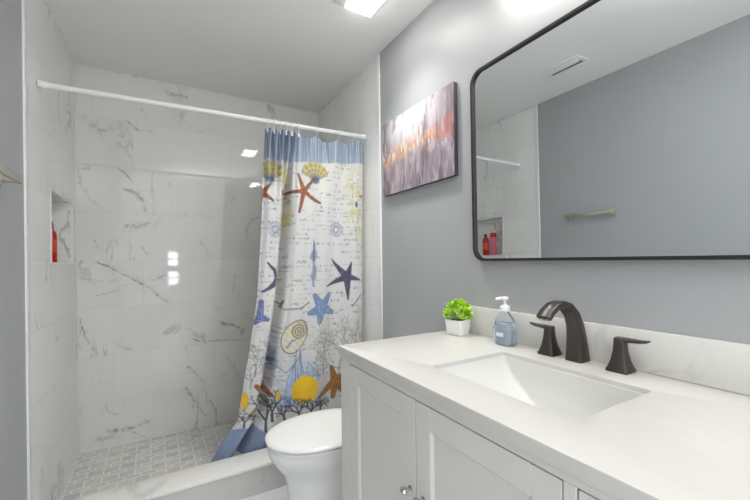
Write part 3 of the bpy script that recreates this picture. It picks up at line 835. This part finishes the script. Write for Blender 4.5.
# countertop with the sink cut-out
CX0, CX1, CY0, CY1 = 0.545, XR - 0.001, 0.0, 1.222
SX0, SX1, SY0, SY1 = 0.672, 0.976, 0.410, 0.838
def rect(x0, x1, y0, y1, z, r, n=8):
    pts = []
    for cx, cy, a0 in ((x1 - r, y1 - r, 0), (x0 + r, y1 - r, PI / 2), (x0 + r, y0 + r, PI), (x1 - r, y0 + r, 1.5 * PI)):
        for i in range(n + 1):
            a = a0 + PI / 2 * i / n
            pts.append((cx + r * math.cos(a), cy + r * math.sin(a), z))
    return pts
def outer(z, i):
    return rect(CX0 + i, CX1 - i, CY0 + i, CY1 - i, z, 0.004)
def inner(z, i):
    return rect(SX0 - i, SX1 + i, SY0 - i, SY1 + i, z, 0.012)
rings = [inner(Zt + 0.0005, 0), inner(ZC - 0.004, 0), inner(ZC - 0.001, 0.001), inner(ZC, 0.004), outer(ZC, 0.004), outer(ZC - 0.001, 0.001), outer(ZC - 0.004, 0), outer(Zt + 0.0005, 0)]
bm = loft(bmesh.new(), rings + [rings[0]], False, False)
bmesh.ops.remove_doubles(bm, verts=bm.verts, dist=1e-6)
o = link('countertop', bm, M['quartz'])
tag(o, 'white quartz countertop with a rectangular sink cut out, on the vanity', 'countertop')
o = link('backsplash', B((XR - 0.02, CY0, ZC + 0.0005), (XR - 0.0005, CY1, ZC + 0.112), 0.002), M['splash'])
tag(o, 'pale quartz backsplash strip standing along the wall behind the faucet', 'backsplash')

# sink basin: front, back and right sides fall steeply, the left side slopes gently to the bottom
t = thing('undermount_sink', 'white rectangular sink basin set under the countertop', 'sink', ((SX0 + SX1) / 2, (SY0 + SY1) / 2, Zt))
def srect(x0, x1, y0, y1, z, r): return [(p[0] - (SX0 + SX1) / 2, p[1] - (SY0 + SY1) / 2, p[2] - Zt) for p in rect(x0, x1, y0, y1, z, r)]
q = 0.004
ZL = ZC - 0.013
rings = [srect(SX0 - 0.03, SX1 + 0.03, SY0 - 0.03, SY1 + 0.03, Zt - 0.0015, 0.04), srect(SX0 + 0.0006, SX1 - 0.0006, SY0 + 0.0006, SY1 - 0.0006, Zt - 0.001, 0.012),
         srect(SX0 + 0.0006, SX1 - 0.0006, SY0 + 0.0006, SY1 - 0.0006, ZL, 0.012), srect(SX0 + 0.002, SX1 - 0.002, SY0 + 0.002, SY1 - 0.003, ZL - 0.001, 0.012),
         srect(SX0 + 0.003, SX1 - 0.003, SY0 + 0.003, SY1 - 0.02, Zt - 0.03, 0.02),
         srect(SX0 + 0.014, SX1 - 0.014, SY0 + 0.016, SY1 - 0.115, Zt - 0.10, 0.02),
         srect(SX0 + 0.022, SX1 - 0.022, SY0 + 0.026, SY1 - 0.145, Zt - 0.115, 0.03),
         srect(SX0 + 0.05, SX1 - 0.05, SY0 + 0.06, SY1 - 0.18, Zt - 0.122, 0.03),
         srect(SX0 + 0.12, SX1 - 0.12, SY0 + 0.16, SY1 - 0.22, Zt - 0.124, 0.02)]
bm = loft(bmesh.new(), rings, False, True)
link('basin', bm, M['sink'], t, angle=40)
bm = lathe(bmesh.new(), [(0.022, 0), (0.022, 0.003), (0.014, 0.0035), (0.012, 0.001)], 24)
bmesh.ops.translate(bm, vec=(0, 0.0 - 0.03, -0.124), verts=bm.verts)
link('drain', bm, M['bronze'], t)

# ------------------------------------------------------------------ faucet
t = thing('faucet', 'dark bronze widespread faucet with arched spout and two lever handles', 'faucet', (1.072, 0.645, ZC))
path = [(0.004, 0.0), (0.003, 0.03), (0.0, 0.07), (-0.008, 0.11), (-0.024, 0.143), (-0.05, 0.166), (-0.082, 0.176), (-0.112, 0.172), (-0.138, 0.158), (-0.155, 0.142)]
wid = [0.050, 0.047, 0.044, 0.041, 0.039, 0.038, 0.039, 0.041, 0.043, 0.044]
thk = [0.052, 0.045, 0.037, 0.030, 0.026, 0.0235, 0.021, 0.019, 0.0175, 0.016]
rings = []
for i, (x, z) in enumerate(path):
    a = Vector((path[max(i - 1, 0)][0], 0, path[max(i - 1, 0)][1])); b = Vector((path[min(i + 1, len(path) - 1)][0], 0, path[min(i + 1, len(path) - 1)][1]))
    tg = (b - a).normalized()
    if i == 0: tg = Vector((0, 0, 1))
    nrm = Vector((tg.z, 0, -tg.x))
    c0 = Vector((x, 0, z)); hw, ht = wid[i] / 2, thk[i] / 2
    ring = []
    for sy, sn in ((1, 1), (-1, 1), (-1, -1), (1, -1)):
        b_ = 0.0028
        for k in ((0, 1), (1, 0)) if sy * sn > 0 else ((1, 0), (0, 1)):
            ring.append(c0 + Vector((0, sy * (hw - b_ * k[0]), 0)) + nrm * sn * (ht - b_ * k[1]))
    rings.append(ring)
bm = loft(bmesh.new(), rings)
sp = link('spout', bm, M['bronze'], t, angle=50)
link('aerator', B((-0.158, -0.014, 0.134), (-0.146, 0.014, 0.142), 0.002), M['chrome'], sp)
def sq(cx, cy, z, hx, hy, b=0.0025):
    pts = []
    for sx, sy in ((1, 1), (-1, 1), (-1, -1), (1, -1)):
        a = (cx + sx * hx, cy + sy * (hy - b), z); c = (cx + sx * (hx - b), cy + sy * hy, z)
        pts += [a, c] if sx * sy > 0 else [c, a]
    return pts
for s, yc in ((1, 0.089), (-1, -0.122)):
    hs = [(0, 0.027), (0.006, 0.027), (0.012, 0.024), (0.03, 0.0185), (0.055, 0.0145), (0.075, 0.013), (0.088, 0.0128), (0.092, 0.0105)]
    bm = loft(bmesh.new(), [sq(0, yc, z, h, h) for z, h in hs])
    hd = link('handle', bm, M['bronze'], t, angle=45)
    lv = [(-0.012, 0.083, 0.012, 0.0075), (0.012, 0.0865, 0.012, 0.006), (0.03, 0.0875, 0.0115, 0.0048), (0.05, 0.088, 0.0105, 0.004), (0.064, 0.0905, 0.009, 0.0032), (0.069, 0.0925, 0.006, 0.002)]
    rings = []
    for dy, z, hw, hz in lv:
        y = yc + s * dy
        rings.append([(hw, y, z - hz * 0.5), (hw, y, z + hz * 0.5), (hw * 0.7, y, z + hz), (-hw * 0.7, y, z + hz), (-hw, y, z + hz * 0.5), (-hw, y, z - hz * 0.5), (-hw * 0.7, y, z - hz), (hw * 0.7, y, z - hz)])
    link('lever', loft(bmesh.new(), rings), M['bronze'], hd, angle=50)

# ------------------------------------------------------------------ soap dispenser
t = thing('soap_dispenser', 'clear blue soap dispenser with white pump beside the faucet', 'soap dispenser', (1.062, 0.902, ZC))
def glassy(name, rgb, rough, a):
    k = NT(name); k.set(Base_Color=lin(*rgb), Roughness=rough)
    k.b.inputs['Transmission Weight'].default_value = a
    k.b.inputs['IOR'].default_value = 1.2
    return k.m
M['bottle'] = glassy('clear_blue_plastic', (242, 247, 252), 0.06, 0.95)
M['gel'] = glassy('blue_soap', (226, 238, 249), 0.1, 0.85)
prof = [(0.036, 0.0, 3.2), (0.0395, 0.004, 3.2), (0.0405, 0.02, 3.2), (0.043, 0.055, 3.2), (0.044, 0.062, 3.0), (0.0415, 0.066, 2.8), (0.0395, 0.078, 2.6), (0.035, 0.092, 2.4), (0.026, 0.106, 2.1), (0.018, 0.115, 2), (0.0155, 0.119, 2), (0.0155, 0.124, 2)]
rings = [oval(0, 0, z, r * 0.66, r, 36, p) for r, z, p in prof]
link('bottle', loft(bmesh.new(), rings), M['bottle'], t)
k = 0.94
inner_o = link('liquid_soap', loft(bmesh.new(), [oval(0, 0, z * 0.95 + 0.002, r * 0.66 * k, r * k, 36, p) for r, z, p in prof[:7]]), M['gel'], t)
o = link('label', B((-0.0298, -0.016, 0.032), (-0.0286, 0.016, 0.046)), plain('label_paper', (226, 236, 246), 0.5), t, smooth=False)
o['label'] = 'small pale label'
o.rotation_euler = (0, 0, 0)
pm = link('pump', lathe(bmesh.new(), [(0.0175, 0.122), (0.018, 0.126), (0.018, 0.136), (0.013, 0.142), (0.007, 0.143), (0.0045, 0.146), (0.0045, 0.160)], 24), M['white_plastic'], t)
bm = lathe(bmesh.new(), [(0.006, 0.160), (0.011, 0.162), (0.013, 0.166), (0.012, 0.171), (0.006, 0.173)], 24)
tube(bm, [(0, 0, 0.167), (-0.012, 0.010, 0.167), (-0.021, 0.018, 0.166), (-0.024, 0.020, 0.162)], [0.006, 0.0055, 0.0045, 0.004], 10)
link('nozzle', bm, M['white_plastic'], pm)

# ------------------------------------------------------------------ potted plant
t = thing('potted_plant', 'small bright green plant in a white square pot on the countertop', 'plant', (1.05, 1.135, ZC))
pot = [(0.0, 0.033), (0.002, 0.035), (0.05, 0.0395), (0.060, 0.0405), (0.062, 0.0395), (0.061, 0.037), (0.052, 0.034)]
rings = [[Matrix.Rotation(0.25, 3, 'Z') @ Vector(p) for p in rect(-h, h, -h, h, z, 0.009, 5)] for z, h in pot]
link('pot', loft(bmesh.new(), rings), M['pot'], t)
rings = [[Matrix.Rotation(0.25, 3, 'Z') @ Vector(p) for p in rect(-h, h, -h, h, z, 0.008, 5)] for z, h in ((0.0525, 0.0335), (0.056, 0.033))]
link('soil', loft(bmesh.new(), rings), M['soil'], t)
k = NT('leaf')
oi = k.n('ShaderNodeAttribute', attribute_name='print')
k.set(Base_Color=oi.outputs['Color'], Roughness=0.45); k.b.inputs['Subsurface Weight'].default_value = 0.0
bm = bmesh.new(); cols = []
R_ = random.Random(5)
for i in range(260):
    zf = R_.uniform(-0.35, 1.0); a = R_.uniform(0, 2 * PI)
    rr = math.sqrt(max(0, 1 - max(zf, 0) ** 2)) if zf > 0 else 1.0
    dep = R_.uniform(0.55, 1.0)
    dirv = Vector((rr * math.cos(a), rr * math.sin(a), zf)).normalized()
    c0 = Vector((0, 0, 0.085)) + Vector((dirv.x * 0.055, dirv.y * 0.055, dirv.z * 0.058)) * dep
    aim = (dirv + Vector((R_.uniform(-.6, .6), R_.uniform(-.6, .6), R_.uniform(-.1, .8)))).normalized()
    side = aim.cross(Vector((R_.uniform(-1, 1), R_.uniform(-1, 1), R_.uniform(-1, 1)))).normalized()
    nrm = side.cross(aim).normalized()
    ln, wd = R_.uniform(0.017, 0.026), R_.uniform(0.005, 0.0075)
    cc = lin(*[(190, 228, 60), (160, 214, 54), (216, 240, 110), (128, 186, 50)][R_.choice((0, 0, 1, 1, 2, 3))])
    base = c0 - aim * ln * 0.4
    mid = [base + aim * ln * f - nrm * (0.003 * math.sin(PI * f)) for f in (0, 0.3, 0.65, 1.0)]
    wds = [0.15, 0.9, 1.0, 0.1]
    lft = [bm.verts.new(p + side * wd * q_ + nrm * 0.0015 * q_) for p, q_ in zip(mid, wds)]
    ctr = [bm.verts.new(p) for p in mid]
    rgt = [bm.verts.new(p - side * wd * q_ + nrm * 0.0015 * q_) for p, q_ in zip(mid, wds)]
    for q_ in range(3):
        bm.faces.new((lft[q_], ctr[q_], ctr[q_ + 1], lft[q_ + 1])); bm.faces.new((ctr[q_], rgt[q_], rgt[q_ + 1], ctr[q_ + 1]))
    cols += [cc] * 12
lf = link('foliage', bm, k.m, t, angle=80)
ca = lf.data.color_attributes.new('print', 'FLOAT_COLOR', 'POINT')
ca.data.foreach_set('color', np.array(cols, dtype=np.float32).reshape(-1))
bm = bmesh.new()
for i in range(9):
    a = 2 * PI * i / 9
    tube(bm, [(0.008 * math.cos(a), 0.008 * math.sin(a), 0.055), (0.02 * math.cos(a), 0.02 * math.sin(a), 0.085), (0.035 * math.cos(a + .3), 0.035 * math.sin(a + .3), 0.112)], 0.0012, 6)
link('stem', bm, plain('green_stem', (96, 140, 50), 0.6), t)

# ------------------------------------------------------------------ toilet
TY = 1.565
t = thing('toilet', 'white toilet with closed lid between the vanity and the shower', 'toilet', (0.72, TY, 0))
def ring_t(z, x0, x1, hw, p=2.3, egg=0.06): return oval((x0 + x1) / 2 - 0.72, 0, z, (x1 - x0) / 2, hw, 48, p, egg)
rings = [ring_t(0.0, 0.455, 0.98, 0.112), ring_t(0.015, 0.452, 0.98, 0.114), ring_t(0.04, 0.46, 0.98, 0.108), ring_t(0.15, 0.458, 0.97, 0.104), ring_t(0.24, 0.448, 0.965, 0.112),
         ring_t(0.285, 0.430, 0.96, 0.130), ring_t(0.33, 0.395, 0.95, 0.158), ring_t(0.365, 0.376, 0.945, 0.174), ring_t(0.395, 0.368, 0.94, 0.180), ring_t(0.404, 0.372, 0.94, 0.178)]
link('bowl', loft(bmesh.new(), rings), M['porcelain'], t, angle=60)
link('seat', loft(bmesh.new(), [ring_t(z, 0.366 + i, 0.86 - i, 0.186 - i, 2.2, 0.05) for z, i in ((0.406, 0.006), (0.409, 0.001), (0.417, 0.0), (0.420, 0.004))]), M['porcelain'], t)
link('lid', loft(bmesh.new(), [ring_t(z, 0.362 + i, 0.865 - i, 0.189 - i, 2.2, 0.05) for z, i in ((0.4225, 0.006), (0.4255, 0.001), (0.432, 0.0), (0.438, 0.004), (0.442, 0.014), (0.4445, 0.05), (0.446, 0.12))]), M['porcelain'], t)
for s in (-1, 1):
    bm = tube(bmesh.new(), [(0.135, s * 0.075 - 0.02, 0.432), (0.135, s * 0.075 + 0.02, 0.432)], 0.011, 14)
    link('hinge', bm, M['white_plastic'], t)
link('tank', B((0.905 - 0.72, -0.185, 0.40), (1.118 - 0.72, 0.185, 0.70), 0.02, 4), M['porcelain'], t)
link('tank_lid', B((0.895 - 0.72, -0.195, 0.701), (1.124 - 0.72, 0.195, 0.732), 0.008, 3), M['porcelain'], t)
bm = tube(bmesh.new(), [(0.185, 0.13, 0.655), (0.172, 0.13, 0.655)], 0.011, 14)
box(bm, (0.166, 0.07, 0.648), (0.173, 0.138, 0.662), 0.002)
link('flush_lever', bm, M['chrome'], t)
